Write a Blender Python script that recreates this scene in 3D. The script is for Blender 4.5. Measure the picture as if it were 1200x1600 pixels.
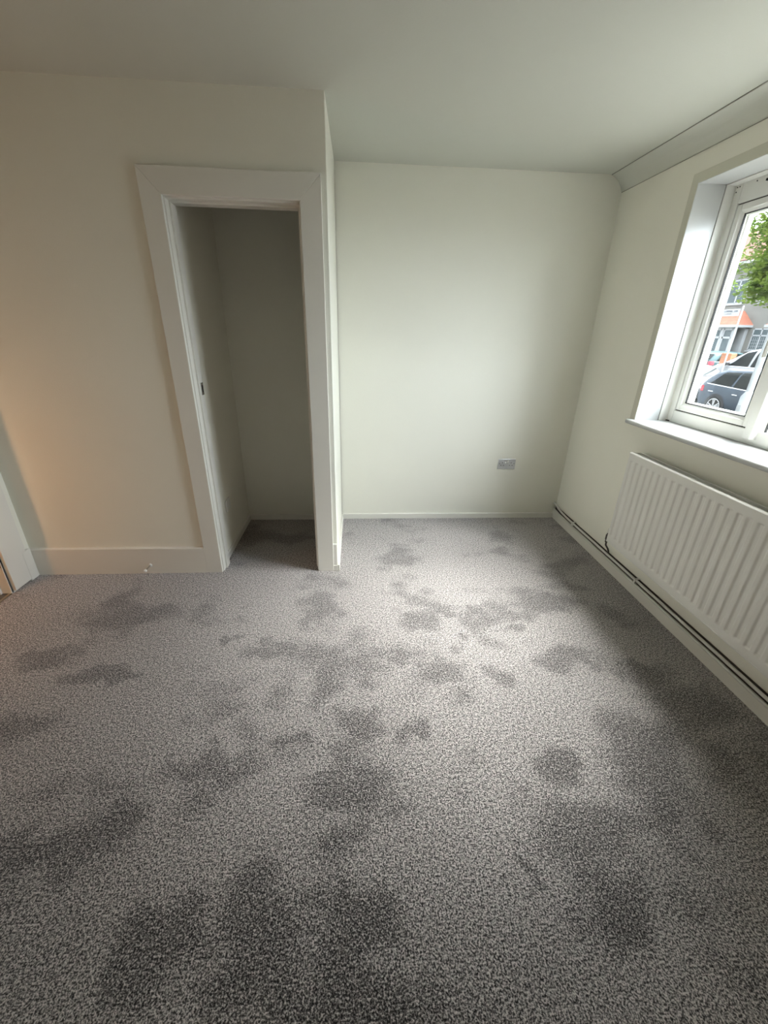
import bpy, bmesh, math, random
from mathutils import Vector, Matrix, noise
random.seed(7)
for o in list(bpy.data.objects): bpy.data.objects.remove(o)
S = bpy.context.scene; COL = S.collection
PI = math.pi

# ------------------------------------------------------------ camera
cam_d = bpy.data.cameras.new('camera'); cam = bpy.data.objects.new('camera', cam_d); COL.objects.link(cam)
cam_d.sensor_fit = 'HORIZONTAL'; cam_d.sensor_width = 36; cam_d.lens = 639.64*36/1200
cam_d.clip_start = .02; cam_d.clip_end = 400
r_ = Vector((0.997954, -0.06018156, 0.02158674)); u_ = Vector((0.00490671, 0.40872476, 0.91264451)); f_ = Vector((0.06374741, 0.91067132, -0.4081838))
cam.matrix_world = Matrix(((r_.x, u_.x, -f_.x, 0.1344), (r_.y, u_.y, -f_.y, -2.352), (r_.z, u_.z, -f_.z, 1.472), (0, 0, 0, 1)))
S.camera = cam
# ------------------------------------------------------------ world, light, exposure
S.view_settings.view_transform = 'Standard'; S.view_settings.look = 'None'; S.view_settings.gamma = 1
S.view_settings.use_curve_mapping = False
S.view_settings.exposure = 3.0
W = bpy.data.worlds.new('overcast_sky'); S.world = W; W.use_nodes = True
n = W.node_tree.nodes; l = W.node_tree.links; n.clear()
wo = n.new('ShaderNodeOutputWorld'); bg = n.new('ShaderNodeBackground'); tc = n.new('ShaderNodeTexCoord')
sx = n.new('ShaderNodeSeparateXYZ'); cr = n.new('ShaderNodeValToRGB')
l.new(tc.outputs['Generated'], sx.inputs[0]); l.new(sx.outputs['Z'], cr.inputs[0])
cr.color_ramp.elements[0].position = 0.0; cr.color_ramp.elements[0].color = (.78, .84, .90, 1)
cr.color_ramp.elements[1].position = .85; cr.color_ramp.elements[1].color = (1.28, 1.37, 1.50, 1)
l.new(cr.outputs[0], bg.inputs[0])
# cloud is brighter on the side where the sun stands behind it, dimmer behind the house
sun_side = Vector((.66, -.56, .50)).normalized()
dp = n.new('ShaderNodeVectorMath'); dp.operation = 'DOT_PRODUCT'; dp.inputs[1].default_value = sun_side; l.new(tc.outputs['Generated'], dp.inputs[0])
mr = n.new('ShaderNodeMapRange'); mr.interpolation_type = 'SMOOTHSTEP'; mr.inputs['From Min'].default_value = -.25; mr.inputs['From Max'].default_value = 1
mr.inputs['To Min'].default_value = .55; mr.inputs['To Max'].default_value = 2.7; l.new(dp.outputs['Value'], mr.inputs['Value'])
l.new(mr.outputs[0], bg.inputs[1])
l.new(bg.outputs[0], wo.inputs[0])
# hazy sun behind thin cloud
sd = bpy.data.lights.new('hazy_sun', 'SUN'); sun = bpy.data.objects.new('hazy_sun', sd); COL.objects.link(sun)
sd.energy = 4.2; sd.angle = math.radians(42); sd.color = (1, .97, .92)
sun.rotation_euler = Vector((-.60, .02, -.80)).to_track_quat('-Z', 'Y').to_euler()
# portal in the window opening so that daylight samples well
R = 1.8486; D = .8111; H = 2.4
pd = bpy.data.lights.new('window_portal', 'AREA'); po = bpy.data.objects.new('window_portal', pd); COL.objects.link(po)
pd.shape = 'RECTANGLE'; pd.size = 1.25; pd.size_y = 1.36; po.location = (R+.34, -.55, 1.59); po.rotation_euler = (0, math.radians(90), 0)
pd.cycles.is_portal = True
# warm lamp burning in the hallway
hl = bpy.data.lights.new('hallway_lamp', 'POINT'); ho = bpy.data.objects.new('hallway_lamp', hl); COL.objects.link(ho)
hl.energy = 1.1; hl.color = (1, .50, .2); hl.shadow_soft_size = .05; ho.location = (-2.17, -.80, .75)

# ------------------------------------------------------------ materials
def mat(name, col, rough=.5, metal=0., spec=.5, bump=0., bscale=200., vary=0., vscale=3., coat=0.):
    m = bpy.data.materials.new(name); m.use_nodes = True; t = m.node_tree; b = t.nodes['Principled BSDF']
    b.inputs['Base Color'].default_value = (*col, 1); b.inputs['Roughness'].default_value = rough
    b.inputs['Metallic'].default_value = metal; b.inputs['Specular IOR Level'].default_value = spec
    b.inputs['Coat Weight'].default_value = coat
    co = t.nodes.new('ShaderNodeTexCoord')
    if vary:
        nz = t.nodes.new('ShaderNodeTexNoise'); nz.inputs['Scale'].default_value = vscale; nz.inputs['Detail'].default_value = 4
        rp = t.nodes.new('ShaderNodeValToRGB'); t.links.new(co.outputs['Object'], nz.inputs['Vector']); t.links.new(nz.outputs['Fac'], rp.inputs[0])
        rp.color_ramp.elements[0].position = .3; rp.color_ramp.elements[1].position = .7
        rp.color_ramp.elements[0].color = (*[c*(1-vary) for c in col], 1); rp.color_ramp.elements[1].color = (*[min(1, c*(1+vary)) for c in col], 1)
        t.links.new(rp.outputs[0], b.inputs['Base Color'])
    if bump:
        nz = t.nodes.new('ShaderNodeTexNoise'); nz.inputs['Scale'].default_value = bscale; nz.inputs['Detail'].default_value = 3
        bp = t.nodes.new('ShaderNodeBump'); bp.inputs['Strength'].default_value = bump; bp.inputs['Distance'].default_value = .002
        t.links.new(co.outputs['Object'], nz.inputs['Vector']); t.links.new(nz.outputs['Fac'], bp.inputs['Height']); t.links.new(bp.outputs[0], b.inputs['Normal'])
    return m
M = {}
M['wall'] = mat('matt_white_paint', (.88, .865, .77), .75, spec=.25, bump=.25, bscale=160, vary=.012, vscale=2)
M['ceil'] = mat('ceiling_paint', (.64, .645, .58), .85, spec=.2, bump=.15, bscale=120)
M['gloss'] = mat('white_satinwood', (.82, .80, .735), .32, bump=.05, bscale=60)
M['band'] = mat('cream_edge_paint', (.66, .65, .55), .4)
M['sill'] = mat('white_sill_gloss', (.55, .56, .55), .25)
M['upvc'] = mat('white_upvc', (.80, .80, .75), .28)
M['gasket'] = mat('black_gasket', (.008, .008, .009), .6)
M['rad'] = mat('radiator_enamel', (.80, .79, .745), .33)
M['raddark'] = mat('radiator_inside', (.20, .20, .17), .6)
M['pipe'] = mat('painted_pipe', (.72, .71, .65), .35)
M['brassdull'] = mat('dull_valve_metal', (.10, .095, .08), .45, metal=.6)
M['pipeshade'] = mat('painted_shade_behind_pipes', (.10, .09, .078), .9)
M['chrome'] = mat('brushed_chrome', (.62, .62, .61), .22, metal=1)
M['plate'] = mat('socket_steel', (.66, .66, .67), .36, metal=.35)
M['plastic'] = mat('white_plastic', (.82, .82, .78), .35)
M['hole'] = mat('dark_hole', (.01, .01, .01), .8)
M['brass'] = mat('brass', (.72, .36, .09), .35, metal=.8)
M['hallfloor'] = mat('hall_floor_laminate', (.045, .012, .008), .35, vary=.3, vscale=8)
M['hallwall'] = mat('hall_paint', (.72, .62, .50), .7)
M['alu'] = mat('aluminium_strip', (.45, .41, .36), .25, metal=1)
M['asphalt'] = mat('asphalt', (.05, .052, .055), .85, bump=.5, bscale=60, vary=.15)
M['paving'] = mat('paving', (.17, .167, .155), .85, vary=.12, vscale=1.5)
M['grass'] = mat('grass', (.055, .10, .025), .9, vary=.3, vscale=5)
M['render'] = mat('house_render', (.13, .127, .117), .85, bump=.4, bscale=30, vary=.05)
M['white'] = mat('white_frame', (.24, .248, .252), .4)
M['tile'] = mat('red_roof_tile', (.36, .11, .06), .75, vary=.25, vscale=6)
M['slate'] = mat('brown_roof_tile', (.09, .045, .035), .8, vary=.2, vscale=5)
M['brick'] = mat('orange_brick', (.38, .14, .06), .8, vary=.25, vscale=9)
M['pane'] = mat('far_window_glass', (.05, .065, .07), .08)
M['doorglass'] = mat('green_door_glass', (.10, .17, .14), .2)
M['tyre'] = mat('tyre_rubber', (.02, .02, .02), .8)
M['alloy'] = mat('alloy_rim', (.45, .46, .47), .3, metal=.7)
M['carglass'] = mat('car_window_glass', (.006, .008, .008), .1)
M['red'] = mat('red_lamp_lens', (.5, .02, .03), .25)
M['lampclear'] = mat('clear_lamp_lens', (.6, .62, .64), .15)
M['trimblack'] = mat('black_car_trim', (.03, .03, .032), .5)
M['paint_dark'] = mat('dark_slate_car_paint', (.036, .048, .062), .3, coat=.8, vary=.2, vscale=3)
M['paint_white'] = mat('white_car_paint', (.19, .197, .203), .3, coat=.6)
M['paint_teal'] = mat('dark_teal_car_paint', (.03, .055, .058), .3, coat=.8)
M['paint_silver'] = mat('silver_car_paint', (.10, .106, .11), .3, metal=.3, coat=.6)
M['post'] = mat('pale_grey_post_paint', (.145, .158, .16), .5, vary=.1, vscale=6)
M['signink'] = mat('sign_lettering', (.03, .04, .06), .6)
M['signred'] = mat('sign_symbol_red', (.4, .12, .14), .6)
M['bark'] = mat('bark', (.09, .065, .045), .9, bump=.6, bscale=25)
M['brickout'] = mat('outer_wall_brick', (.28, .17, .12), .85, vary=.2, vscale=8)

for k_, v_ in dict(asphalt=.1, paving=.1, render=.05, white=.12, tile=.05, slate=.05, brick=.05, pane=.10, doorglass=.12, tyre=.1, alloy=.2, carglass=.10, red=.15, lampclear=.2, trimblack=.1, paint_dark=.16, paint_white=.12, paint_teal=.16, paint_silver=.16, post=.1, signink=.1, bark=.05).items():
    M[k_].node_tree.nodes['Principled BSDF'].inputs['Specular IOR Level'].default_value = v_; M[k_].node_tree.nodes['Principled BSDF'].inputs['Coat Weight'].default_value = 0
# brick / tile patterns on the far houses
def add_brick(m, c1, c2, mortar, scale, w=.5, h=.25):
    t = m.node_tree; b = t.nodes['Principled BSDF']; co = t.nodes.new('ShaderNodeTexCoord'); mp = t.nodes.new('ShaderNodeMapping')
    mp.inputs['Rotation'].default_value = (PI/2, 0, PI/2)
    br = t.nodes.new('ShaderNodeTexBrick'); br.inputs['Color1'].default_value = (*c1, 1); br.inputs['Color2'].default_value = (*c2, 1)
    br.inputs['Mortar'].default_value = (*mortar, 1); br.inputs['Scale'].default_value = scale; br.inputs['Mortar Size'].default_value = .015
    br.inputs['Brick Width'].default_value = w; br.inputs['Row Height'].default_value = h
    sp = t.nodes.new('ShaderNodeSeparateXYZ'); cb = t.nodes.new('ShaderNodeCombineXYZ')
    t.links.new(co.outputs['Object'], sp.inputs[0]); t.links.new(sp.outputs['Y'], cb.inputs['X']); t.links.new(sp.outputs['Z'], cb.inputs['Y'])
    t.links.new(cb.outputs[0], br.inputs['Vector']); t.links.new(br.outputs['Color'], b.inputs['Base Color'])
add_brick(M['brick'], (.26, .11, .055), (.21, .085, .045), (.18, .15, .13), 2.2)
add_brick(M['brickout'], (.30, .17, .11), (.24, .13, .09), (.35, .32, .28), 2.2)
add_brick(M['tile'], (.25, .105, .07), (.20, .08, .055), (.10, .045, .03), 2.6, .5, .45)

# glazing
def glass_mat():
    m = bpy.data.materials.new('window_glass'); m.use_nodes = True; t = m.node_tree; t.nodes.clear()
    o = t.nodes.new('ShaderNodeOutputMaterial'); mx = t.nodes.new('ShaderNodeMixShader'); tr = t.nodes.new('ShaderNodeBsdfTransparent')
    gl = t.nodes.new('ShaderNodeBsdfGlossy'); lw = t.nodes.new('ShaderNodeLayerWeight'); lw.inputs[0].default_value = .5
    pw = t.nodes.new('ShaderNodeMath'); pw.operation = 'POWER'; pw.inputs[1].default_value = 5; t.links.new(lw.outputs['Facing'], pw.inputs[0])
    fr = t.nodes.new('ShaderNodeMath'); fr.operation = 'MULTIPLY_ADD'; fr.inputs[1].default_value = .9; fr.inputs[2].default_value = .04; t.links.new(pw.outputs[0], fr.inputs[0])
    gl.inputs['Roughness'].default_value = 0.0; tr.inputs[0].default_value = (.96, .975, .97, 1)
    t.links.new(fr.outputs[0], mx.inputs[0]); t.links.new(tr.outputs[0], mx.inputs[1]); t.links.new(gl.outputs[0], mx.inputs[2]); t.links.new(mx.outputs[0], o.inputs[0])
    return m
M['glass'] = glass_mat()

def leaf_mat():
    m = bpy.data.materials.new('leaves'); m.use_nodes = True; t = m.node_tree; t.nodes.clear()
    o = t.nodes.new('ShaderNodeOutputMaterial'); mx = t.nodes.new('ShaderNodeMixShader'); mx.inputs[0].default_value = .45
    d = t.nodes.new('ShaderNodeBsdfDiffuse'); tl = t.nodes.new('ShaderNodeBsdfTranslucent'); nz = t.nodes.new('ShaderNodeTexNoise'); nz.inputs['Scale'].default_value = 2.5
    rp = t.nodes.new('ShaderNodeValToRGB'); co = t.nodes.new('ShaderNodeTexCoord'); t.links.new(co.outputs['Object'], nz.inputs['Vector']); t.links.new(nz.outputs['Fac'], rp.inputs[0])
    rp.color_ramp.elements[0].position = .35; rp.color_ramp.elements[0].color = (.07, .125, .024, 1)
    rp.color_ramp.elements[1].position = .65; rp.color_ramp.elements[1].color = (.16, .22, .045, 1)
    t.links.new(rp.outputs[0], d.inputs[0]); t.links.new(rp.outputs[0], tl.inputs[0])
    t.links.new(d.outputs[0], mx.inputs[1]); t.links.new(tl.outputs[0], mx.inputs[2]); t.links.new(mx.outputs[0], o.inputs[0])
    return m
M['leaf'] = leaf_mat()

def carpet_mat():
    m = bpy.data.materials.new('grey_twist_pile_carpet'); m.use_nodes = True; t = m.node_tree; b = t.nodes['Principled BSDF']
    b.inputs['Roughness'].default_value = 1; b.inputs['Specular IOR Level'].default_value = .05
    b.inputs['Sheen Weight'].default_value = .55; b.inputs['Sheen Roughness'].default_value = .5; b.inputs['Sheen Tint'].default_value = (.8, .78, .8, 1)
    co = t.nodes.new('ShaderNodeTexCoord')
    def nz(scale, detail, rough=.5, vec=None):
        k = t.nodes.new('ShaderNodeTexNoise'); k.inputs['Scale'].default_value = scale; k.inputs['Detail'].default_value = detail; k.inputs['Roughness'].default_value = rough
        t.links.new(vec or co.outputs['Object'], k.inputs['Vector']); return k
    a = nz(215, 2, .6)
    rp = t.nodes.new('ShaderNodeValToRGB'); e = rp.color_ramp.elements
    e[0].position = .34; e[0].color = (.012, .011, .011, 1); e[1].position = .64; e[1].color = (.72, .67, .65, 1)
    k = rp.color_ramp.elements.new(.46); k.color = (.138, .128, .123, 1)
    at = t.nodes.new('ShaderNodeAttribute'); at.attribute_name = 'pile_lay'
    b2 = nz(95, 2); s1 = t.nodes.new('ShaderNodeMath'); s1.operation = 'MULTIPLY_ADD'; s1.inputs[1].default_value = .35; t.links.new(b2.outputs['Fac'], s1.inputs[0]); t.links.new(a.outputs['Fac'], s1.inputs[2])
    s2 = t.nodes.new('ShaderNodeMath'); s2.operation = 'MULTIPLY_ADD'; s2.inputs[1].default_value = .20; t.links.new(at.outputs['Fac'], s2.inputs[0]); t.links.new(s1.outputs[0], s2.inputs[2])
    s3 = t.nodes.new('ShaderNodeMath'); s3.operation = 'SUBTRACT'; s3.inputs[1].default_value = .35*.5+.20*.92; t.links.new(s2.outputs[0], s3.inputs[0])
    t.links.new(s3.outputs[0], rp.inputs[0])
    # brushed pile: tufts lying the other way show more of their dark sides
    # faint heather tint
    h = nz(60, 2); hr = t.nodes.new('ShaderNodeValToRGB'); t.links.new(h.outputs['Fac'], hr.inputs[0])
    hr.color_ramp.elements[0].position = .35; hr.color_ramp.elements[0].color = (1.0, .975, .985, 1); hr.color_ramp.elements[1].position = .65; hr.color_ramp.elements[1].color = (.98, 1.0, .985, 1)
    g2 = t.nodes.new('ShaderNodeMix'); g2.data_type = 'RGBA'; g2.blend_type = 'MULTIPLY'; g2.inputs['Factor'].default_value = 1
    t.links.new(rp.outputs[0], g2.inputs['A']); t.links.new(hr.outputs[0], g2.inputs['B'])
    t.links.new(g2.outputs['Result'], b.inputs['Base Color'])
    bp = t.nodes.new('ShaderNodeBump'); bp.inputs['Strength'].default_value = .8; bp.inputs['Distance'].default_value = .006
    t.links.new(a.outputs['Fac'], bp.inputs['Height']); t.links.new(bp.outputs[0], b.inputs['Normal'])
    return m
M['carpet'] = carpet_mat()

# ------------------------------------------------------------ helpers
class MB:
    def __init__(s): s.v = []; s.f = []; s.sm = []
    def add(s, vs, fs, smooth=False):
        k = len(s.v); s.v += [tuple(x) for x in vs]; s.f += [tuple(i+k for i in f) for f in fs]; s.sm += [smooth]*len(fs); return s
    def box(s, x0, x1, y0, y1, z0, z1):
        x0, x1 = min(x0, x1), max(x0, x1); y0, y1 = min(y0, y1), max(y0, y1); z0, z1 = min(z0, z1), max(z0, z1)
        v = [(x0,y0,z0),(x1,y0,z0),(x1,y1,z0),(x0,y1,z0),(x0,y0,z1),(x1,y0,z1),(x1,y1,z1),(x0,y1,z1)]
        return s.add(v, [(0,3,2,1),(4,5,6,7),(0,1,5,4),(1,2,6,5),(2,3,7,6),(3,0,4,7)])
    def prism(s, pts, axis, a, b, smooth=False):
        # closed polygon pts (2D) extruded along axis from a to b
        n = len(pts); V = []
        for t in (a, b):
            for p in pts:
                V.append({'x': (t, p[0], p[1]), 'y': (p[0], t, p[1]), 'z': (p[0], p[1], t)}[axis])
        F = [tuple(range(n-1, -1, -1)), tuple(range(n, 2*n))]
        s.add(V, F); k = len(s.v)-2*n
        for i in range(n):
            j = (i+1) % n; s.f.append((k+i, k+j, k+n+j, k+n+i)); s.sm.append(smooth)
        return s
    def tube(s, pts, r, n=12, cap=True):
        P = [Vector(p) for p in pts]; rr = r if isinstance(r, (list, tuple)) else [r]*len(P); V = []; F = []
        up = None
        for i, p in enumerate(P):
            d = (P[min(i+1, len(P)-1)]-P[max(i-1, 0)]).normalized()
            if up is None: up = d.orthogonal().normalized()
            else: up = (up-d*up.dot(d)).normalized()
            w = d.cross(up)
            for k in range(n):
                a = 2*PI*k/n; V.append(p+(up*math.cos(a)+w*math.sin(a))*rr[i])
        for i in range(len(P)-1):
            for k in range(n):
                k2 = (k+1) % n; F.append((i*n+k, i*n+k2, (i+1)*n+k2, (i+1)*n+k))
        s.add(V, F, True)
        if cap:
            m = len(P)-1; s.add(V[:n], [tuple(range(n-1, -1, -1))]); s.add(V[m*n:], [tuple(range(n))])
        return s
    def grid(s, rows, smooth=True, flip=False):
        nr = len(rows); nc = len(rows[0]); V = [p for r in rows for p in r]; F = []
        for i in range(nr-1):
            for j in range(nc-1):
                q = (i*nc+j, i*nc+j+1, (i+1)*nc+j+1, (i+1)*nc+j); F.append(q[::-1] if flip else q)
        return s.add(V, F, smooth)
    def build(s, name, m, parent=None, bevel=0, seg=2, kind=None, fix=True):
        me = bpy.data.meshes.new(name); me.from_pydata([tuple(v) for v in s.v], [], s.f)
        for p, q in zip(me.polygons, s.sm): p.use_smooth = q
        if fix:
            b = bmesh.new(); b.from_mesh(me); bmesh.ops.recalc_face_normals(b, faces=b.faces); b.to_mesh(me); b.free()
        me.materials.append(M[m]); o = bpy.data.objects.new(name, me); COL.objects.link(o)
        if parent: o.parent = parent; o.matrix_parent_inverse = Matrix.Translation(-Vector(parent.location)) if parent.type == 'EMPTY' and not parent.get('rot') else Matrix()
        if bevel:
            k = o.modifiers.new('bevel', 'BEVEL'); k.width = bevel; k.segments = seg; k.limit_method = 'ANGLE'; k.harden_normals = False
        if kind: o['kind'] = kind
        return o
def B(*a): return MB().box(*a)
def thing(name, loc, label=None, cat=None, group=None, kind=None, local=False):
    o = bpy.data.objects.new(name, None); COL.objects.link(o); o.location = loc; o.empty_display_size = .1
    if local: o['rot'] = 1
    if label: o['label'] = label; o['category'] = cat
    if group: o['group'] = group
    if kind: o['kind'] = kind
    return o
def tag(o, label, cat, group=None):
    o['label'] = label; o['category'] = cat
    if group: o['group'] = group
    return o

# ------------------------------------------------------------ room shell
XL = -1.90; YB = -3.1           # left wall face, wall behind the camera
WY0, WY1, WZ0, WZ1 = .10, -1.20, .985, 2.175     # window opening
OUT = R+.30
# carpet: brushed pile marks laid into the mesh
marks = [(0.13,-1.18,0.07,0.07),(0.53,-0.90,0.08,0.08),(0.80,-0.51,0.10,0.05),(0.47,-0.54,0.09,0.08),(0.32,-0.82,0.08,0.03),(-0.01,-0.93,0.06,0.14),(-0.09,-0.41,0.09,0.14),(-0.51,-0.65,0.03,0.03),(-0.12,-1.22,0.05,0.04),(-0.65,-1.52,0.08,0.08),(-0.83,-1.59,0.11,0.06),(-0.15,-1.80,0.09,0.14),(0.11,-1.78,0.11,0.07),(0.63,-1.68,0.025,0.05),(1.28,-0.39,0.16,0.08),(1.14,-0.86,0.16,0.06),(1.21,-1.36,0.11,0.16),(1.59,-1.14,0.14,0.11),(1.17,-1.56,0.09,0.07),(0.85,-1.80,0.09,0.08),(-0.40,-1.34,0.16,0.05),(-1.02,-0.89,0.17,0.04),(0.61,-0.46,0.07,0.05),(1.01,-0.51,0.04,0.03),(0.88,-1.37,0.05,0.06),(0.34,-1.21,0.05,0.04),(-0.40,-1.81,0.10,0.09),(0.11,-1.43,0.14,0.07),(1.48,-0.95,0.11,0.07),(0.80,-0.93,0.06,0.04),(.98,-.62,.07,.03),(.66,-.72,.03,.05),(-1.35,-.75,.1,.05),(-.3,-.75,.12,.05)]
st = .0125; nx = int((R+1.93)/st)+1; ny = int((D+3.12)/st)+1
f = MB(); rows = []
lay = []
def ss(a, b, x):
    t = max(0, min(1, (x-a)/(b-a))); return t*t*(3-2*t)
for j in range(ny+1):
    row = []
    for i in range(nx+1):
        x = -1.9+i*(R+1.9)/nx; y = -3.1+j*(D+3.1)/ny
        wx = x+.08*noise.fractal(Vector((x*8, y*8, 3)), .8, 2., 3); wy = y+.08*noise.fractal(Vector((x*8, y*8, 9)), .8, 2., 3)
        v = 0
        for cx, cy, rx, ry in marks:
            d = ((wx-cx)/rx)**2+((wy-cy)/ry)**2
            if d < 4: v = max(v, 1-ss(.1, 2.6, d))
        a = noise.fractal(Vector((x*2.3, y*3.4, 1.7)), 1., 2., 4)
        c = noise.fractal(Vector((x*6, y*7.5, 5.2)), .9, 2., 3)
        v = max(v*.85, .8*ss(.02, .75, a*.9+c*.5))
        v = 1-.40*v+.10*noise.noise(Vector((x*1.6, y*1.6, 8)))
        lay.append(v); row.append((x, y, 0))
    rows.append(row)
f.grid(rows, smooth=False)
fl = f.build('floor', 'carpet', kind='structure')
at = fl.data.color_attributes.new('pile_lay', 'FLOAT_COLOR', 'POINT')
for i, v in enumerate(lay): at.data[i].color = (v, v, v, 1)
# slab under the carpet
B(XL-.12, OUT, YB-.1, D+.1, -.15, -.004).build('floor_slab', 'paving', kind='structure')
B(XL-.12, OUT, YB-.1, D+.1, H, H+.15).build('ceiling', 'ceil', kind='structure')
# right wall with the window opening
w = MB(); w.box(R, OUT, WY0, D+.1, 0, H); w.box(R, OUT, YB-.1, WY1, 0, H); w.box(R, OUT, WY1, WY0, 0, WZ0-.02); w.box(R, OUT, WY1, WY0, WZ1, H)
w.build('wall_right', 'wall', kind='structure')
bo = MB(); o2 = OUT+.012
bo.box(OUT, o2, WY0, D+2, -1.1, 5); bo.box(OUT, o2, YB-2, WY1, -1.1, 5); bo.box(OUT, o2, WY1, WY0, -1.1, WZ0-.03); bo.box(OUT, o2, WY1, WY0, WZ1, 5)
bo.build('wall_right_outside', 'brickout', kind='structure')
B(0, OUT, D, D+.1, 0, H).build('wall_back', 'wall', kind='structure')
B(XL-.12, R, YB-.1, YB, 0, H).build('wall_rear', 'wall', kind='structure')
# partition between cupboard and alcove, with a slightly rounded arris
rc = .004; pts = [(-.118, 0)]+[(-rc+rc*math.sin(a), rc-rc*math.cos(a)) for a in [PI/2*i/4 for i in range(5)]]+[(0, D+.1), (-.075, D+.1), (-.075, .1), (-.118, .1)]
MB().prism(pts, 'z', 0, H).build('wall_partition', 'wall', kind='structure')
FX0, FX1, FZ = -.757, -.118, 2.02
w = MB(); w.box(XL, FX0, 0, .1, 0, H); w.box(FX0, FX1, 0, .1, FZ, H); w.build('wall_front', 'wall', kind='structure')
B(-.865, -.765, .1, .9, 0, H).build('wall_cupboard_left', 'wall', kind='structure')
B(-.865, 0, .80, .9, 0, H).build('wall_cupboard_back', 'wall', kind='structure')
# left wall with the doorway to the hall
DY0, DY1, DZ = -.215, -.985, 2.02
w = MB(); w.box(XL-.12, XL, DY0, .1, 0, H); w.box(XL-.12, XL, YB-.1, DY1, 0, H); w.box(XL-.12, XL, DY1, DY0, DZ, H); w.build('wall_left', 'wall', kind='structure')
# hallway
B(-3.2, XL-.01, -3.2, .9, -.15, -.008).build('floor_hallway', 'hallfloor', kind='structure')
w = MB(); w.box(-3.3, -3.2, -3.2, .9, 0, H); w.box(-3.3, XL-.12, .8, .9, 0, H); w.box(-3.3, XL-.12, -3.3, -3.2, 0, H); w.build('wall_hallway', 'hallwall', kind='structure')
B(-3.3, XL-.12, -3.3, .9, H, H+.1).build('ceiling_hallway', 'ceil', kind='structure')

# skirtings
def skirt(name, prof, axis, a, b, m='gloss'): return MB().prism(prof, axis, a, b).build(name, m, kind='structure')
def skirt_prof(sgn, base, t, h, ch=.006):   # (depth, z) cross-section with an eased top edge
    return [(base, 0), (base+sgn*t, 0), (base+sgn*t, h-ch), (base+sgn*(t-ch), h), (base, h)]
skirt('baseboard_front', skirt_prof(-1, 0, .018, .185), 'x', XL, -.843)
skirt('baseboard_front_return', skirt_prof(-1, 0, .012, .195, .004), 'x', -.026, -.003)
def sp_xy(sgn, base, t, h, ch=.006): return skirt_prof(sgn, base, t, h, ch)
skirt('baseboard_back', skirt_prof(-1, D, .015, .045, .004), 'x', .013, R)
s = MB(); s.prism(skirt_prof(1, 0, .013, .045, .004), 'y', -.016, D); s.box(-.026, .0, -.016, 0, 0, .04); s.build('baseboard_alcove_left', 'gloss', kind='structure', bevel=.002)
skirt('baseboard_right', skirt_prof(-1, R, .020, .068, .004), 'y', YB, D)
skirt('baseboard_cupboard_left', skirt_prof(1, -.765, .013, .045, .004), 'y', .1, .80)
skirt('baseboard_cupboard_back', skirt_prof(-1, .80, .013, .045, .004), 'x', -.765, -.075)
B(-.088, -.075, .1, .80, 0, .045).build('baseboard_cupboard_right', 'gloss', kind='structure', bevel=.003)
B(XL, XL+.02, -.083, -.018, .0, .195).build('baseboard_left_return', 'gloss', kind='structure', bevel=.004)
skirt('baseboard_left', skirt_prof(1, XL, .018, .185), 'y', YB, -1.16)
skirt('baseboard_rear', skirt_prof(1, YB, .018, .185), 'x', XL, R)
skirt('baseboard_hallway', skirt_prof(1, -3.2, .02, .15), 'y', -3.2, .8)
# coving along the window wall: slanted cove with small lips at both edges
cv = .089; cp = [(R, H), (R-cv, H), (R-cv, H-.005), (R-cv+.006, H-.006)]
for i in range(9):
    a = PI/2*i/8; t = i/8
    x = R-cv+.006+(cv-.012)*t; z = H-.006-(cv-.012)*t; bow = .012*math.sin(PI*t)
    cp.append((x+bow*.7, z+bow*.7))
cp += [(R-.005, H-cv+.005), (R-.005, H-cv), (R, H-cv)]
MB().prism(cp, 'y', YB, D).build('trim_1', 'ceil', kind='structure')
# fine shadow lines at the edges of the cove
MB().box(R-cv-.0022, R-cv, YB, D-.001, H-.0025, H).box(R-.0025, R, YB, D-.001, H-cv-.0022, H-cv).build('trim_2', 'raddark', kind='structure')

# ------------------------------------------------------------ cupboard doorway
d1 = thing('door_1', (-.43, 0, 0), kind='structure')
c0, c1, ci0, ci1, ct, cit = -.843, -.026, -.747, -.127, 2.112, 2.006
def casing(x0, x1, xi0, xi1, zt, zi):
    rr = []
    a = MB().prism([(x0, 0), (xi0, 0), (xi0, zi), (x0, zt)], 'y', -.018, 0); rr.append(a)
    b = MB().prism([(xi1, 0), (x1, 0), (x1, zt), (xi1, zi)], 'y', -.018, 0); rr.append(b)
    c = MB().prism([(x0, zt), (xi0, zi), (xi1, zi), (x1, zt)], 'y', -.018, 0); rr.append(c)
    return rr
for k in casing(c0, c1, ci0, ci1, ct, cit): k.build('casing_board', 'gloss', d1, bevel=.0022)
L = MB(); L.box(FX0, -.741, 0, .1, 0, FZ); L.box(-.133, FX1, 0, .1, 0, FZ); L.box(-.741, -.133, 0, .1, 1.998, FZ); L.build('lining', 'gloss', d1, bevel=.001)
L = MB(); L.box(-.741, -.731, .04, .098, 0, 1.998); L.box(-.143, -.133, .04, .098, 0, 1.998); L.box(-.731, -.143, .04, .098, 1.988, 1.998); L.build('door_stop_bead', 'gloss', d1, bevel=.0015)
sp = MB(); z0, z1, y0, y1 = 1.112, 1.178, .058, .092
for q in ((y0, y0+.009, z0, z1), (y1-.009, y1, z0, z1), (y0+.009, y1-.009, z0, z0+.014), (y0+.009, y1-.009, z1-.014, z1)):
    sp.box(-.731, -.7285, *q)
sk = sp.build('strike_plate', 'chrome', d1); sk['label'] = 'small metal latch keep'
B(-.7312, -.7302, y0+.008, y1-.008, z0+.013, z1-.013).build('latch_hole', 'hole', sk)
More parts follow.
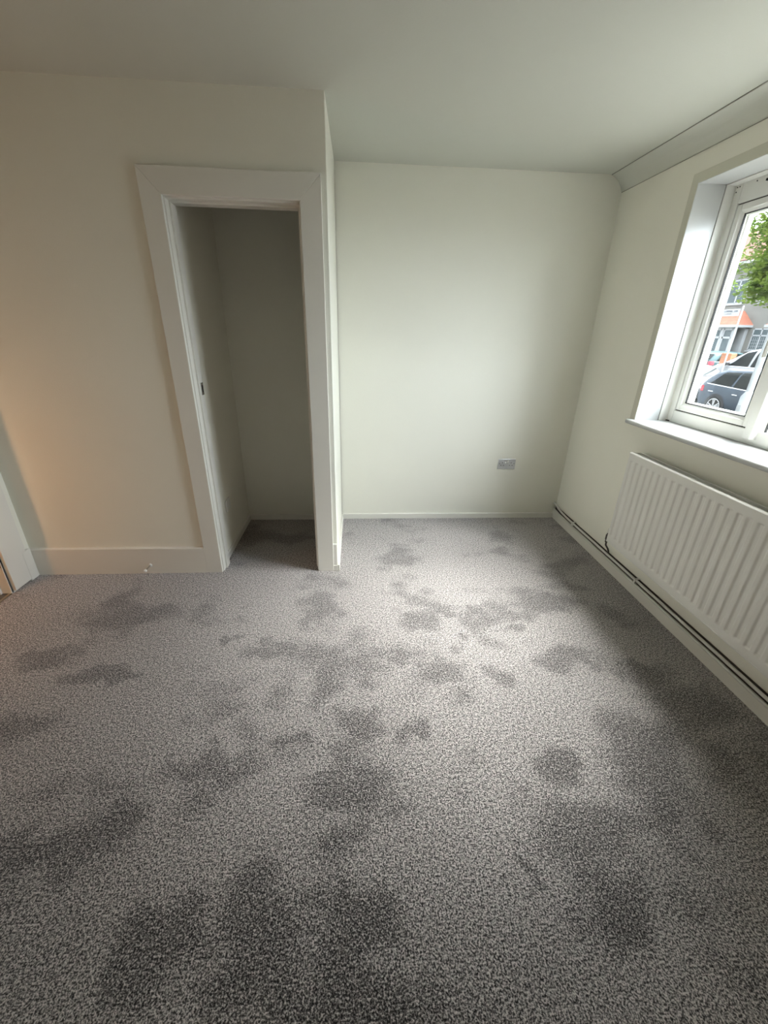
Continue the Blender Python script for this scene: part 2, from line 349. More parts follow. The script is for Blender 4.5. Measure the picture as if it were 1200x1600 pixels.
# blank plate inside cupboard
bp = B(-.765, -.756, .265, .351, .30, .385).build('blank_plate', 'plastic', bevel=.003)
tag(bp, 'small white blank plate low on the cupboard\'s left inner wall', 'wall plate')

# hall doorway (left wall)
d2 = thing('door_2', (XL, -.6, 0), kind='structure')
B(XL, XL+.018, -.205, -.05, .012, 2.1).build('casing_board', 'gloss', d2, bevel=.002)
B(XL, XL+.018, -1.15, -.995, .012, 2.1).build('casing_board', 'gloss', d2, bevel=.002)
B(XL, XL+.018, -.995, -.205, 2.0, 2.1).build('casing_board', 'gloss', d2, bevel=.002)
L = MB(); L.box(XL-.13, XL, -.218, -.205, 0, DZ); L.box(XL-.13, XL, DY1-.0, DY1+.012, 0, DZ); L.box(XL-.13, XL, DY1, -.215, 2.0, DZ); L.build('lining', 'gloss', d2, bevel=.001)
L = MB(); L.box(XL-.10, XL-.055, -.23, -.218, 0, 2.0); L.box(XL-.10, XL-.055, DY1+.012, DY1+.024, 0, 2.0); L.build('door_stop_bead', 'gloss', d2, bevel=.001)
hg = MB(); hg.box(XL-.048, XL-.010, -.2205, -.218, .178, .265); hg.tube([(XL-.008, -.222, .178), (XL-.008, -.222, .255)], .0045, 10); hg.build('hinge', 'brass', d2)['label'] = 'brass butt hinge'
th = MB().prism([(XL-.022, 0), (XL-.006, 0), (XL-.009, .003), (XL-.014, .004), (XL-.019, .003)], 'y', DY1, -.222).build('threshold_strip', 'alu')
tag(th, 'thin metal threshold strip between the carpet and the dark hall floor', 'threshold strip')

# ------------------------------------------------------------ window
w1 = thing('window_1', (R, -.55, 1.0), kind='structure')
XF = R+.20
# wall edge bands painted round the reveal, reveal boards
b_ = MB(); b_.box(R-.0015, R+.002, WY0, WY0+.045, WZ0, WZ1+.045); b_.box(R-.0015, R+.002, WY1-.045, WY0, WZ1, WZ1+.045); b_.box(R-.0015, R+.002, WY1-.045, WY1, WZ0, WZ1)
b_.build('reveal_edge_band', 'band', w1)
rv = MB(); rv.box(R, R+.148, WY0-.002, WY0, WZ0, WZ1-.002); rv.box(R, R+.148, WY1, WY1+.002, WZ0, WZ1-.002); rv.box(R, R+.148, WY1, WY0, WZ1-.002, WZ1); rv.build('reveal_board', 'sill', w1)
rv = MB(); rv.box(R+.151, XF, WY0-.006, WY0, WZ0, WZ1-.006); rv.box(R+.151, XF, WY1, WY1+.006, WZ0, WZ1-.006); rv.box(R+.151, XF, WY1, WY0, WZ1-.006, WZ1); rv.build('cover_strip', 'upvc', w1)
rv = MB(); rv.box(R+.148, R+.151, WY0-.0005, WY0+.001, WZ0, WZ1); rv.box(R+.148, R+.151, WY1, WY0, WZ1-.0008, WZ1+.001); rv.build('shadow_gap', 'gasket', w1)
# sill board with rounded nosing
zs = WZ0+.007; th_ = .028; xs = R-.035
prof = [(R+.205, zs), (xs+.014, zs)]+[(xs+.014-.014*math.sin(a), zs-.014+.014*math.cos(a)) for a in [PI*i/10 for i in range(1, 10)]]+[(xs+.014, zs-th_), (R+.002, zs-th_), (R+.205, zs-th_)]
ws = MB(); ws.prism(prof[:1]+prof[1:], 'y', WY1-.045, WY0+.035, smooth=False)
sl = ws.build('window_sill', 'sill', w1, bevel=.0)
# outer frame
def frame(name, y0, y1, z0, z1, wl, wr, wb, wt, x0, x1, m, par, bevel=.003):
    a = MB(); a.box(x0, x1, y0-wl, y0, z0, z1); a.box(x0, x1, y1, y1+wr, z0, z1); a.box(x0, x1, y1+wr, y0-wl, z0, z0+wb); a.box(x0, x1, y1+wr, y0-wl, z1-wt, z1)
    return a.build(name, m, par, bevel=bevel)
fy0, fy1, fz0, fz1 = WY0-.006, WY1+.006, zs, WZ1-.004
frame('window_frame', fy0, fy1, fz0, fz1, .044, .044, .070, .088, XF, XF+.07, 'upvc', w1)
MU = [(-.455, -.520)]
for a, b in MU:
    m_ = MB().prism([(XF-.022, a-.012), (XF-.022, b+.012), (XF-.010, b), (XF+.07, b), (XF+.07, a), (XF-.010, a)], 'z', fz0+.028, fz1-.05)
    m_.build('mullion', 'upvc', w1, bevel=.0015)
def pane_frame(y0, y1, z0, z1, sash):
    g = .005
    if sash:
        frame('gasket', y0, y1, z0, z1, .02, .02, .02, .02, XF+.010, XF+.020, 'gasket', w1, bevel=0)
        y0 -= g; y1 += g; z0 += g; z1 -= g
        a = MB()
        wd = .029
        s_ = frame('sash', y0, y1, z0, z1, wd, wd, wd, wd, XF+.001, XF+.050, 'upvc', w1, bevel=.004)
        y0 -= wd; y1 += wd; z0 += wd; z1 -= wd
    else: s_ = w1
    # glazing bead, sloped
    bw = .014; x0, x1 = XF+.004, XF+.020
    bd = MB()
    bd.prism([(x0+.001, y0), (x0+.011, y0-bw), (x1, y0-bw), (x1, y0)], 'z', z0, z1)
    bd.prism([(x0+.001, y1), (x0+.011, y1+bw), (x1, y1+bw), (x1, y1)], 'z', z0, z1)
    bd.prism([(x0+.001, z0), (x1, z0), (x1, z0+bw), (x0+.011, z0+bw)], 'y', y1, y0)
    bd.prism([(x0+.001, z1), (x1, z1), (x1, z1-bw), (x0+.011, z1-bw)], 'y', y1, y0)
    bd.build('glazing_bead', 'upvc', s_, bevel=.001)
    y0 -= bw; y1 += bw; z0 += bw; z1 -= bw
    frame('glazing_gasket', y0, y1, z0, z1, .004, .004, .004, .004, XF+.014, XF+.023, 'gasket', s_, bevel=0)
    # outer rebate seen through the glass
    frame('outer_bead', y0+.004, y1-.004, z0-.004, z1+.004, .020, .020, .012, .012, XF+.030, XF+.054, 'upvc', s_, bevel=0)
    B(XF+.020, XF+.024, y1-.002, y0+.002, z0-.002, z1+.002).build('glass_pane', 'glass', s_)
gz0, gz1 = fz0+.070, fz1-.088
pane_frame(fy0-.044, MU[0][0], gz0, gz1, True)
pane_frame(MU[0][1], fy1+.044, gz0-.03, gz1+.03, False)
# trickle vent slot in the head and three fixing screws
tv = B(XF-.012, XF, -.62, -.085, fz1-.020, fz1-.004).build('trickle_vent', 'plastic', w1, bevel=.002)
B(XF-.010, XF+.001, -.615, -.09, fz1-.030, fz1-.021).build('vent_slot', 'hole', tv)
for y, z in ((fy0-.012, fz1-.012), (fy0-.026, fz1-.012), (fy0-.012, fz1-.032), (-.03, fz1-.014)):
    MB().tube([(XF-.0015, y, z), (XF+.001, y, z)], .003, 8).build('screw_head', 'hole', w1)
# lever handle on the sash stile
hd = MB(); hd.box(XF-.004, XF+.008, -.447, -.425, 1.42, 1.56); hn = hd.build('window_handle', 'plastic', w1, bevel=.004)
MB().tube([(XF-.004, -.436, 1.50), (XF-.03, -.436, 1.50), (XF-.034, -.436, 1.49), (XF-.034, -.436, 1.39)], .008, 10).build('lever', 'plastic', hn)
# gap in the sealant at the sill corner
B(XF-.006, XF+.001, WY0-.035, WY0-.010, zs, zs+.006).build('sealant_gap', 'hole', w1)
# outside sill
B(XF+.06, OUT+.05, WY1, WY0, WZ0-.03, WZ0-.012).build('sill_outside', 'upvc', w1)

# ------------------------------------------------------------ radiator
ra = thing('radiator', (R-.05, -.78, 0.24), 'white flat-topped panel radiator with vertical flutes on the wall under the window', 'radiator')
RX = R-.10; ry0, ry1, rz0, rz1 = -.085, -1.385, .245, .838
def smooth01(t): t = max(0, min(1, t)); return t*t*(3-2*t)
ys = []; y = ry0
N = 390
zsamp = [rz0, rz0+.004, rz0+.030, rz0+.038, rz0+.040, rz0+.043, rz0+.046, rz0+.049, rz0+.052]+[rz0+.052+(rz1-rz0-.116)*i/10 for i in range(1, 10)]+[rz1-.055, rz1-.052, rz1-.050, rz1-.048, rz1-.046, rz1-.043, rz1-.034, rz1-.016, rz1-.012]
rows = []
for z in zsamp:
    row = []
    for i in range(N+1):
        y = ry0+(ry1-ry0)*i/N; u = (ry0-y-.0335+.025)/.05; ph = abs(u-math.floor(u)-.5)*2   # 0 = channel centre
        c = smooth01((.66-ph)/.36) if .012 < ry0-y < (ry0-ry1)-.012 else 0
        e = min(smooth01((z-(rz0+.040))/.011), smooth01(((rz1-.044)-z)/.010))
        row.append((RX+.007*c*e, y, z))
    rows.append(row)
MB().grid(rows).build('front_panel', 'rad', ra)
rim = MB(); rim.prism([(RX-.002, rz1-.012), (RX+.012, rz1-.012), (RX+.012, rz1), (RX+.003, rz1), (RX-.002, rz1-.005)], 'y', ry1, ry0)
rim.prism([(RX-.001, rz0-.002), (RX+.012, rz0-.002), (RX+.012, rz0+.002), (RX-.001, rz0+.003)], 'y', ry1, ry0); rim.build('seam_edge', 'rad', ra)
bk = MB(); bk.box(R-.038, R-.030, ry1, ry0, rz0, rz1-.004); bk.build('rear_panel', 'rad', ra)
cvn = MB()
for i in range(56):
    y = ry0-.02-i*(1.26/55); cvn.box(RX+.012, R-.038, y-.001, y+.001, rz0+.02, rz1-.03)
cvn.build('convector_fins', 'raddark', ra)
gr = MB()
for x in (RX+.014, RX+.035, RX+.041, R-.032): gr.box(x, x+.003, ry1, ry0, rz1-.016, rz1-.008)
for i in range(90):
    y = ry0-.006-i*(1.288/89); gr.box(RX+.014, R-.030, y-.0012, y+.0012, rz1-.016, rz1-.012)
gr.build('top_grille', 'rad', ra)
for y in (ry0, ry1): B(RX+.010, R-.029, y-.0015, y+.0015, rz0, rz1-.006).build('side_panel', 'rad', ra)
for y in (-.35, -1.1): B(R-.03, R-.0005, y-.02, y+.02, rz0+.05, rz1-.06).build('wall_bracket', 'rad', ra)
# valve: tail, body, cap, union into the panel
va = MB(); vx = R-.058
va.tube([(vx, -.030, .205), (vx, -.030, .222), (vx, -.030, .224), (vx, -.030, .256), (vx, -.030, .258), (vx, -.030, .272)], [.0095, .0095, .013, .013, .010, .009], 12)
va.tube([(vx, -.034, .262), (vx, -.080, .266)], .0085, 12)
vb = va.build('valve', 'brassdull', ra); vb['label'] = 'dull metal lockshield valve'
MB().tube([(vx, -.030, .272), (vx, -.030, .300), (vx, -.030, .304)], [.0095, .0095, .006], 12).build('valve_cap', 'pipe', vb)
MB().tube([(vx, -.030, .206), (vx+.004, -.028, .18), (R-.030, -.022, .150), (R-.018, -.020, .128), (R-.016, -.020, .108)], .0058, 10).build('tail_pipe', 'brassdull', ra)
# dark strip on the wall, painting in the shade behind the pipes
B(R-.0015, R+.002, YB, D, .070, .109).build('trim_pipe_shade', 'pipeshade', kind='structure')
# two heating pipes along the top of the skirting
def pipe(name, pts, label):
    o = MB().tube(pts, .0078, 14).build(name, 'pipe'); tag(o, label, 'pipe'); return o
pA = pipe('heating_pipe', [(R-.024, D-.002, .088), (R-.024, .70, .079), (R-.024, .55, .0765), (R-.024, YB+.02, .0765)], 'white painted heating pipe lying directly on the right skirting board')
pB = pipe('heating_pipe', [(R-.023, D-.002, .136), (R-.023, D-.05, .130), (R-.023, .72, .118), (R-.023, .64, .108), (R-.023, .55, .1045), (R-.023, YB+.02, .1045)], 'upper painted heating pipe, bent up where it meets the back wall')
for y in (.46, -.34, -1.3):
    q = MB(); q.box(R-.034, R, y-.007, y+.007, .1125, .116); q.box(R-.0345, R-.0315, y-.007, y+.007, .086, .116); q.box(R-.034, R, y-.007, y+.007, .088, .0955)
    q.build('pipe_clip', 'pipe', pB, bevel=.001)

# ------------------------------------------------------------ double socket
so = thing('double_socket', (1.353, D, .482), 'brushed steel double power socket low on the back wall', 'power socket')
B(1.280, 1.426, D-.0085, D, .439, .525).build('face_plate', 'plate', so, bevel=.0035)
for x in (1.342, 1.361):
    r1 = MB().prism([(D-.0085, .489), (D-.0115, .489), (D-.0095, .503), (D-.014, .516), (D-.0085, .516)], 'x', x-.0055, x+.0055).build('rocker_switch', 'plastic', so)
    B(x-.0068, x+.0068, D-.009, D-.0084, .487, .518).build('switch_surround', 'hole', r1)
for cx in (1.317, 1.389):
    for dx, dz, w_, h_ in ((0, .012, .004, .009), (-.011, -.010, .0075, .0048), (.011, -.010, .0075, .0048)):
        B(cx+dx-w_/2, cx+dx+w_/2, D-.0092, D-.0083, .482+dz-h_/2, .482+dz+h_/2).build('pin_hole', 'hole', so)
for x in (1.293, 1.413): MB().tube([(x, D-.0095, .487), (x, D-.008, .487)], .003, 10).build('screw', 'brassdull', so)

# ------------------------------------------------------------ door stop on the front skirting
ds = thing('door_stop', (-1.19, -.018, .062), 'chrome rod door stop with white tip screwed to the front skirting board', 'door stop')
MB().tube([(-1.19, -.0175, .062), (-1.19, -.023, .062), (-1.19, -.026, .062)], [.012, .012, .007], 16).build('base_ring', 'plastic', ds)
MB().tube([(-1.19, -.024, .062), (-1.19, -.082, .062)], .0042, 12).build('rod', 'chrome', ds)
MB().tube([(-1.19, -.080, .062), (-1.19, -.083, .062), (-1.19, -.094, .062), (-1.19, -.097, .062)], [.0065, .0095, .0095, .006], 16).build('rubber_tip', 'plastic', ds)

# ------------------------------------------------------------ outdoors: ground
def strip(name, xs_, m, y0=-30, y1=60):
    rows = [[(x, y0, z), (x, y1, z)] for x, z in xs_]
    rows2 = rows+[[(x, y0, z-.3), (x, y1, z-.3)] for x, z in reversed(xs_)]+[rows[0]]
    return MB().grid(rows2, smooth=False).build(name, m, kind='structure')
strip('ground_garden', [(OUT+.02, -1.03), (7.0, -1.03)], 'paving')
strip('ground_pavement', [(7.0, -.96), (9.2, -.96)], 'paving')
strip('ground_road', [(9.2, -1.04), (11.5, -1.0), (14.6, -.98)], 'asphalt')
strip('ground_forecourt', [(14.6, -.86), (16.2, -.74), (19, -.68), (40, -.6)], 'paving')

# ------------------------------------------------------------ cars
def interp(P, x):
    if x <= P[0][0]: return P[0][1]
    for (a, b), (c, d) in zip(P, P[1:]):
        if x <= c:
            t = (x-a)/(c-a) if c > a else 0; return b+(d-b)*t
    return P[-1][1]
def car(name, loc, rz, label, paint, Lh, Wd, top, belt, wheels, wr, win, shield, rear, rails=False):
    """x forwards; top/belt: profile polylines; win: list of (x0,x1,slant0,slant1); shield/rear: x ranges on the top profile"""
    root = thing(name, loc, label, 'car', 'cars parked across the street', local=True); root.rotation_euler = (0, 0, rz)
    hw = Wd/2
    def plan(x):
        t = abs(x)/(Lh/2); return hw*(1-.16*max(0, (t-.78)/.22)**2)
    def section(x):
        w = plan(x); zt = interp(top, x); zb = interp(belt, x); zb = min(zb, zt-.02); g = max(0, zt-zb)
        rw = w*.97-.34*g
        return [(0, .26), (w*.86, .26), (w*.93, .32), (w*.985, .48), (w, .66), (w*.995, zb-.07), (w*.97, zb), (rw+.10*min(1, g*2), zb+g*.72) if g > .15 else (w*.95, zb+g*.4), (rw, zt-.035*min(1, g*3)), (rw-.10, zt), (rw*.5, zt+.012), (0, zt+.015)]
    xs_ = [-Lh/2+Lh*i/70 for i in range(71)]
    rows = []
    for x in xs_:
        s_ = section(x); rows.append([(x, y, z) for y, z in s_]+[(x, -y, z) for y, z in reversed(s_[:-1])])
    b = MB(); b.grid(rows)
    for e in (0, -1): b.add(rows[e], [tuple(range(len(rows[e])))])
    body = b.build('body', paint, root)
    def side(x, z, off=.008):
        s_ = section(x)
        for (y0, z0), (y1, z1) in zip(s_[1:], s_[2:]):
            if z0 <= z <= z1 and z1 > z0: return y0+(y1-y0)*(z-z0)/(z1-z0)+off
        return s_[8][0]+off
    for sg in (-1, 1):
        for (x0, x1, s0, s1) in win:
            rr = []
            for i in range(9):
                z_t = i/8; row = []
                for j in range(13):
                    u = j/12; xa = x0+s0*z_t; xb = x1+s1*z_t; x = xa+(xb-xa)*u
                    zb = interp(belt, x)+.015; zt = max(zb+.02, interp(top, x)-.085); z = zb+(zt-zb)*z_t
                    row.append((x, sg*side(x, z), z))
                rr.append(row)
            MB().grid(rr).build('side_window', 'carglass', root)
        # belt trim and sill
        t_ = MB(); rr = [[(x, sg*(side(x, interp(belt, x)-.001, .010)), interp(belt, x)+dz) for x in [win[0][0]-.1+(win[-1][1]+.1-win[0][0])*i/20 for i in range(21)]] for dz in (-.012, .012)]
        t_.grid(rr); t_.build('belt_trim', 'lampclear', root)
        for x, nm in ((Lh/2-.22, 'headlight'), (-Lh/2+.16, 'tail_light')):
            rr = []
            for zz in (.66, .74, .84):
                z = zz if nm == 'headlight' else zz+.10
                rr.append([(x+dx, sg*side(x+dx, z, .012), z) for dx in (-.12, -.06, 0, .06, .12)])
            MB().grid(rr).build(nm, 'lampclear' if nm == 'headlight' else 'red', root)
        e = 0 if True else 1
        q = MB()
        xe = -Lh/2-.006; q.box(xe-.01, xe+.01, sg*plan(-Lh/2)*.97, sg*plan(-Lh/2)*.62, .78, .92); q.build('tail_light', 'red', root, bevel=.005)
        for x in [w_[0]+.18 for w_ in win[:2]]:
            MB().tube([(x-.09, sg*side(x-.09, .80, .004), .80), (x-.06, sg*side(x, .80, .03), .805), (x+.06, sg*side(x, .80, .03), .805), (x+.09, sg*side(x+.09, .80, .004), .80)], .012, 8).build('door_handle', 'lampclear', root)
        mx_ = win[-1][1]-.10
        zb = interp(belt, mx_)
        MB().box(mx_-.06, mx_+.07, sg*(hw-.02), sg*(hw+.16), zb+.02, zb+.15).build('wing_mirror', paint if paint != 'paint_white' else 'trimblack', root, bevel=.03, seg=3)
        if rails:
            MB().tube([(-1.5, sg*(hw*.97-.34*.5-.02), interp(top, -1.5)), (-1.4, sg*(hw*.78), interp(top, -1.4)+.03), (.2, sg*(hw*.78), interp(top, .2)+.03), (.3, sg*(hw*.78), interp(top, .3))], .014, 8).build('roof_rail', 'alloy', root)
        for wx in wheels:
            arch = MB(); P = [(wx+(wr+.07)*math.cos(a), sg*(hw+.004), max(.22, wr+(wr+.07)*math.sin(a))) for a in [PI*i/20 for i in range(21)]]
            arch.add(P+[(wx, sg*(hw+.004), .22)], [tuple(range(22))]); arch.build('wheel_arch', 'trimblack', root, fix=False)
            ty = MB(); yy = sg*(hw-.19); yo = sg*(hw+.012)
            ty.tube([(wx, yy, wr), (wx, yy+sg*.02, wr), (wx, yo-sg*.03, wr), (wx, yo, wr)], [wr-.04, wr, wr, wr-.035], 28); tyre = ty.build('wheel', 'tyre', root)
            rm = MB(); y_ = yo+sg*.004
            ring = []
            for k in range(28):
                a = 2*PI*k/28; ring.append(((wx+(wr-.10)*math.cos(a), y_, wr+(wr-.10)*math.sin(a)), (wx+(wr-.075)*math.cos(a), y_, wr+(wr-.075)*math.sin(a))))
            rm.add([p for q_ in ring for p in q_], [(2*k, 2*k+1, (2*k+3) % 56, (2*k+2) % 56) for k in range(28)])
            for k in range(5):
                a = 2*PI*k/5+.4
                for da in (-.16, .16):
                    c_, s_ = math.cos(a+da), math.sin(a+da); px, pz = -s_*.016, c_*.016
                    rm.add([(wx+px, y_, wr+pz), (wx-px, y_, wr-pz), (wx+c_*(wr-.09)-px, y_, wr+s_*(wr-.09)-pz), (wx+c_*(wr-.09)+px, y_, wr+s_*(wr-.09)+pz)], [(0, 1, 2, 3)])
            rm.build('rim', 'alloy', tyre, fix=False)
    def topstrip(x0, x1, nm):
        rr = []
        for i in range(9):
            x = x0+(x1-x0)*i/8; w_ = section(x)[8][0]-.07
            zz = interp(top, x)
            rr.append([(x, w_*k/4, zz+.022+.012*(1-abs(k)/4)) for k in range(-4, 5)])
        MB().grid(rr).build(nm, 'carglass', root)
    topstrip(*shield, 'windscreen'); topstrip(*rear, 'rear_window')
    return root
est_top = [(-2.3, .72), (-2.27, .98), (-2.1, 1.12), (-1.75, 1.42), (-1.5, 1.50), (-.6, 1.55), (.1, 1.53), (.45, 1.46), (1.15, 1.05), (1.6, .98), (2.1, .86), (2.25, .76), (2.3, .6)]
est_belt = [(-2.3, .97), (-2.0, 1.03), (0, .97), (1.2, .93), (2.3, .7)]
car('estate_car', (12.85, 9.46, -.99), -PI/2, 'dark slate grey estate car parked nearest, its rear wheel low in the window', 'paint_dark', 4.6, 1.82, est_top, est_belt, (-1.38, 1.42), .34,
    [(-1.85, -.98, .45, .12), (-.90, .02, .10, -.02), (.10, 1.02, .0, -.50)], (.5, 1.1), (-2.08, -1.8), rails=True)
mpv_top = [(-2.25, .75), (-2.22, 1.1), (-2.1, 1.5), (-1.9, 1.76), (-1.2, 1.82), (.1, 1.80), (.45, 1.72), (1.35, 1.18), (1.7, 1.08), (2.1, .9), (2.22, .7), (2.25, .6)]
mpv_belt = [(-2.25, 1.08), (0, 1.10), (1.3, 1.08), (2.25, .72)]
car('people_carrier', (16.95, 14.35, -.74), PI/2, 'white people carrier parked behind the dark estate car', 'paint_white', 4.5, 1.85, mpv_top, mpv_belt, (-1.4, 1.35), .33,
    [(-2.0, -1.15, .15, .05), (-1.05, -.05, .03, -.03), (.05, 1.1, .0, -.62)], (.5, 1.28), (-2.18, -1.95))
hat_top = [(-1.95, .6), (-1.93, .85), (-1.85, .98), (-1.55, 1.30), (-1.3, 1.38), (-.3, 1.42), (.25, 1.36), (.95, .98), (1.5, .90), (1.85, .74), (1.95, .55)]
hat_belt = [(-1.95, .92), (0, .92), (.95, .88), (1.95, .65)]
car('hatchback', (20.85, 20.9, -.68), math.radians(6), 'dark teal hatchback with red tail light parked nose-in by the far house', 'paint_teal', 3.9, 1.7, hat_top, hat_belt, (-1.2, 1.2), .29,
    [(-1.55, -.6, .3, .05), (-.5, .85, .0, -.5)], (.3, .9), (-1.83, -1.58))
car('hatchback', (14.0, 14.7, -.985), -PI/2, 'silver hatchback, only its bonnet showing behind the tail of the estate car', 'paint_silver', 3.9, 1.7, hat_top, hat_belt, (-1.2, 1.2), .29,
    [(-1.55, -.6, .3, .05), (-.5, .85, .0, -.5)], (.3, .9), (-1.83, -1.58))

# ------------------------------------------------------------ lamp post
lp = thing('lamp_post', (8.13, 5.82, -.96), 'pale grey lamp post with a wide square-shouldered base in front of the estate car', 'lamp post')
MB().tube([(8.13, 5.82, -.96), (8.13, 5.82, .36), (8.13, 5.82, .46)], [.112, .112, .058], 24).build('base', 'post', lp)
MB().tube([(8.13, 5.82, .46), (8.13, 5.82, 3.0), (8.13, 5.82, 6.6)], [.058, .052, .04], 20).build('shaft', 'post', lp)
B(8.015, 8.03, 5.77, 5.87, -.5, .2).build('access_door', 'post', lp, bevel=.004)
MB().tube([(8.13, 5.82, 6.55), (8.13, 5.82, 6.62), (8.13, 5.82, 6.95), (8.13, 5.82, 7.05)], [.05, .10, .14, .03], 16).build('lantern', 'plastic', lp)

# ------------------------------------------------------------ street sign on its pole
sg = thing('street_sign', (15.14, 14.57, -.83), 'white street sign with dark lettering on a thin white pole by the parked cars', 'street sign')
MB().tube([(15.14, 14.57, -.83), (15.14, 14.57, 2.60)], .03, 14).build('pole', 'white', sg)
bd = B(15.10, 15.115, 14.62, 15.70, 2.24, 2.49).build('sign_board', 'white', sg, bevel=.004)
lt = MB(); x = 15.099
# a row of small upper letters, too small in the photograph to read, in two words, and a fainter line beneath
rnd = random.Random(3)
def strokes(y0, n_, z0, h, lw):
    y = y0
    for i in range(n_):
        k = rnd.randint(0, 3)
        lt.box(x-.002, x, y-lw*.25, y, z0, z0+h)
        if k in (0, 2): lt.box(x-.002, x, y-lw*.85, y, z0+h*.8, z0+h)
        if k in (1, 2): lt.box(x-.002, x, y-lw*.85, y, z0, z0+h*.2)
        if k != 1: lt.box(x-.002, x, y-lw*.85, y-lw*.62, z0, z0+h)
        if k == 3: lt.box(x-.002, x, y-lw*.85, y, z0+h*.4, z0+h*.6)
        y -= lw*1.1
    return y
y = strokes(15.36, 9, 2.385, .06, .043); lt.build('lettering', 'signink', bd); lt = MB()
strokes(y-.04, 4, 2.385, .06, .043); lt.build('lettering', 'signink', bd); lt = MB()
strokes(15.30, 10, 2.305, .03, .03); lt.build('lettering', 'signink', bd)
MB().box(x-.002, x, 15.51, 15.56, 2.37, 2.42).box(x-.002, x, 15.525, 15.545, 2.355, 2.435).build('symbol', 'signred', bd)

# ------------------------------------------------------------ houses opposite
def house(x0, y0, y1, label, bay=True, mirror=False):
    h = thing('terraced_house', (x0, (y0+y1)/2, -.62), label, 'house', 'terraced houses across the street')
    zt = 5.7; g = -.62
    wins = []
    B(x0, x0+8, y0, y1, g, zt).build('wall', 'render', h)
    MB().prism([(x0-.35, zt-.05), (x0-.35, zt+.10), (x0+4, zt+2.6), (x0+8.35, zt+.10), (x0+8.35, zt-.05)], 'y', y0, y1).build('roof', 'slate', h)
    B(x0-.42, x0-.30, y0, y1, zt-.12, zt+.02).build('gutter', 'white', h)
    ch = B(x0+3.6, x0+4.4, y0+.05, y0+.75, zt+2.0, zt+3.5).build('chimney', 'brick', h)
    for dy in (.22, .52): MB().tube([(x0+4, y0+dy, zt+3.5), (x0+4, y0+dy, zt+3.85)], .11, 10).build('chimney_pot', 'tile', ch)
    def window(ya, yb, za, zb, x, bars=2, trans=.32):
        fr = MB(); t = .07; xf = x-.03
        fr.box(xf, x+.02, ya, yb, za, za+t); fr.box(xf, x+.02, ya, yb, zb-t, zb); fr.box(xf, x+.02, ya, ya+t, za, zb); fr.box(xf, x+.02, yb-t, yb, za, zb)
        if trans: fr.box(xf, x+.02, ya, yb, zb-trans-.05, zb-trans+.03)
        for k in range(1, bars): yc = ya+(yb-ya)*k/bars; fr.box(xf, x+.02, yc-.04, yc+.04, za, zb)
        o = fr.build('window', 'white', h)
        B(x-.012, x-.002, ya+t*.5, yb-t*.5, za+t*.5, zb-t*.5).build('pane', 'pane', o)
        B(x-.10, x, ya-.05, yb+.05, za-.07, za).build('sill', 'white', o)
    window(y0+.55, y0+1.95, 3.4, 4.75, x0); window(y1-2.6, y1-.7, 3.4, 4.75, x0, 3)
    # ground floor window with small panes, at the low-y end
    wy0, wy1 = y0+.45, y0+1.65
    window(wy0, wy1, .75, 1.98, x0, 2, .38)
    lead = MB()
    for k in range(1, 8): yy = wy0+.07+(wy1-wy0-.14)*k/8; lead.box(x0-.02, x0-.012, yy-.008, yy+.008, .82, 1.5)
    for k in range(1, 4): zz = .82+.68*k/4; lead.box(x0-.02, x0-.012, wy0+.07, wy1-.07, zz-.008, zz+.008)
    lead.build('glazing_bars', 'white', h)
    # single-storey bay and porch with a hipped red tile roof
    ba, bb = y0+1.95, y1-.25; bx = x0-.85; ez = 2.16
    bw_ = MB(); bw_.box(bx, x0, ba+.1, bb-.1, g, .15); bw_.box(bx, x0, ba+.1, bb-.1, ez-.18, ez-.02)
    for yy in (ba+.1, ba+.95, ba+1.65, ba+2.35, bb-1.1, bb-.24): bw_.box(bx, bx+.14, yy, yy+.14, .15, ez-.1)
    bw_.box(x0-.2, x0, ba+.1, bb-.1, .15, ez-.1)
    bw_.build('bay_wall', 'white', h)
    for ya, yb, mm in ((ba+.24, ba+.95, 'pane'), (ba+1.09, ba+1.65, 'pane'), (ba+1.79, ba+2.35, 'pane'), (bb-.96, bb-.24, 'doorglass')):
        fr = MB(); fr.box(bx+.02, bx+.08, ya, yb, 1.38, 1.50); fr.box(bx+.02, bx+.08, ya, ya+.09, .15, 2.0); fr.box(bx+.02, bx+.08, yb-.09, yb, .15, 2.0); fr.box(bx+.02, bx+.08, ya, yb, 1.86, 2.0); fr.box(bx+.02, bx+.08, ya, yb, .15, .3)
        o = fr.build('bay_window' if mm == 'pane' else 'porch_door', 'white', h)
        B(bx+.05, bx+.06, ya, yb, .2, 1.95).build('pane', mm, o)
    rf = MB(); e0, e1 = ba-.15, bb+.15; xe = bx-.22
    rf.add([(xe, e0, ez), (xe, e1, ez), (x0+.05, e1, ez), (x0+.05, e0, ez), (x0+.05, e0+1.0, ez+.86), (x0+.05, e1-1.0, ez+.86)], [(0, 1, 5, 4), (0, 4, 3), (1, 2, 5), (3, 4, 5, 2), (0, 3, 2, 1)])
    rf.build('bay_roof', 'tile', h)
    B(xe-.05, x0, e0, e1, ez-.13, ez).build('fascia', 'white', h)
    return h
house(24.1, 21.7, 27.4, 'pale rendered house with red-tiled bay roof, beyond the teal hatchback')
house(24.1, 27.4, 33.1, 'pale rendered terraced house with red bay roof, left neighbour of the one behind the hatchback')
house(24.1, 16.0, 21.7, 'pale rendered terraced house behind the white people carrier and the tree')
house(24.1, 10.3, 16.0, 'pale rendered terraced house hidden behind the leafy tree')
gw = MB(); gw.box(18.9, 19.2, 18.55, 19.15, -.70, .72); wl = gw.build('garden_pier', 'brick', bevel=.01)
tag(wl, 'orange brick garden pier between the hatchback and the people carrier', 'brick pier')

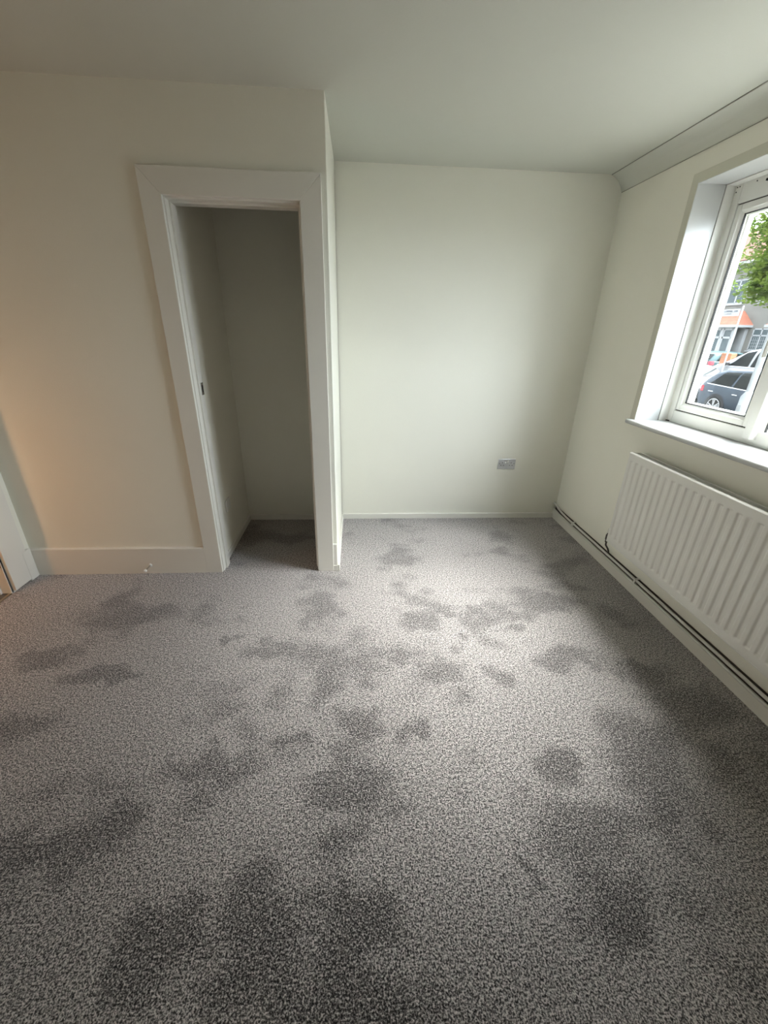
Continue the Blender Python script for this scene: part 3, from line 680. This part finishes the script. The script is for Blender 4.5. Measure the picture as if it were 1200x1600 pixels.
# ------------------------------------------------------------ tree
tr = thing('tree', (11.3, 6.4, -1.0), 'leafy bright green street tree filling the upper part of the window', 'tree')
# its trunk stands on the pavement edge, outside the near pane
bk_ = MB(); bk_.tube([(11.3, 6.4, -1.04), (11.32, 6.4, .6), (11.25, 6.45, 2.2), (11.2, 6.4, 4.2), (11.3, 6.3, 6.6)], [.24, .19, .17, .12, .05], 14)
for a in [(10.3, 8.6, 4.0), (9.8, 7.6, 5.6), (12.8, 7.2, 5.2), (11.6, 4.6, 4.8), (10.0, 5.2, 5.4), (12.4, 8.6, 4.2)]:
    bk_.tube([(11.25, 6.42, 2.6), ((11.25+a[0])/2, (6.4+a[1])/2, (3.2+a[2])/2), a], [.08, .05, .02], 8)
bk_.build('trunk', 'bark', tr)
lobes = [(11.1, 6.3, 5.4, 2.4), (10.6, 8.55, 3.35, .95), (10.5, 8.3, 4.3, 1.0), (10.6, 8.0, 5.3, 1.1), (10.9, 7.7, 6.2, 1.2), (10.2, 7.4, 3.2, .95), (9.9, 6.3, 3.3, 1.1), (9.6, 5.2, 3.8, 1.2), (11.9, 4.6, 4.6, 1.5), (12.4, 7.3, 4.8, 1.5), (11.2, 6.3, 7.3, 1.4), (10.7, 8.9, 2.85, .6), (9.4, 6.8, 4.8, 1.2), (10.7, 9.25, 3.05, .8), (10.7, 9.1, 4.0, .8), (10.8, 8.95, 5.0, .85), (10.9, 8.8, 5.9, .8), (10.3, 8.0, 2.6, .6)]
lf = MB(); rl = random.Random(11); tot = sum(q[3]**2 for q in lobes); NL = 70000
V = []; F = []
for (cx, cy, cz, r) in lobes:
    for i in range(int(NL*r*r/tot)):
        d = Vector((rl.gauss(0, 1), rl.gauss(0, 1), rl.gauss(0, 1))).normalized()*r*(rl.random()**.45)
        c = Vector((cx, cy, cz))+d
        nn = noise.noise(c*1.9)
        if nn < -.17: continue
        s_ = rl.uniform(.05, .085); ax = Vector((rl.gauss(0, 1), rl.gauss(0, 1), rl.gauss(0, .5))).normalized(); bx_ = ax.cross(Vector((rl.gauss(0, .6), rl.gauss(0, .6), 1))).normalized()*s_*.62; ax = ax*s_
        k = len(V); V += [c-ax, c-ax*.2+bx_, c+ax, c-ax*.2-bx_]; F += [(k, k+1, k+2, k+3)]
lf.v = [tuple(v) for v in V]; lf.f = F; lf.sm = [False]*len(F)
lf.build('foliage', 'leaf', tr, fix=False)
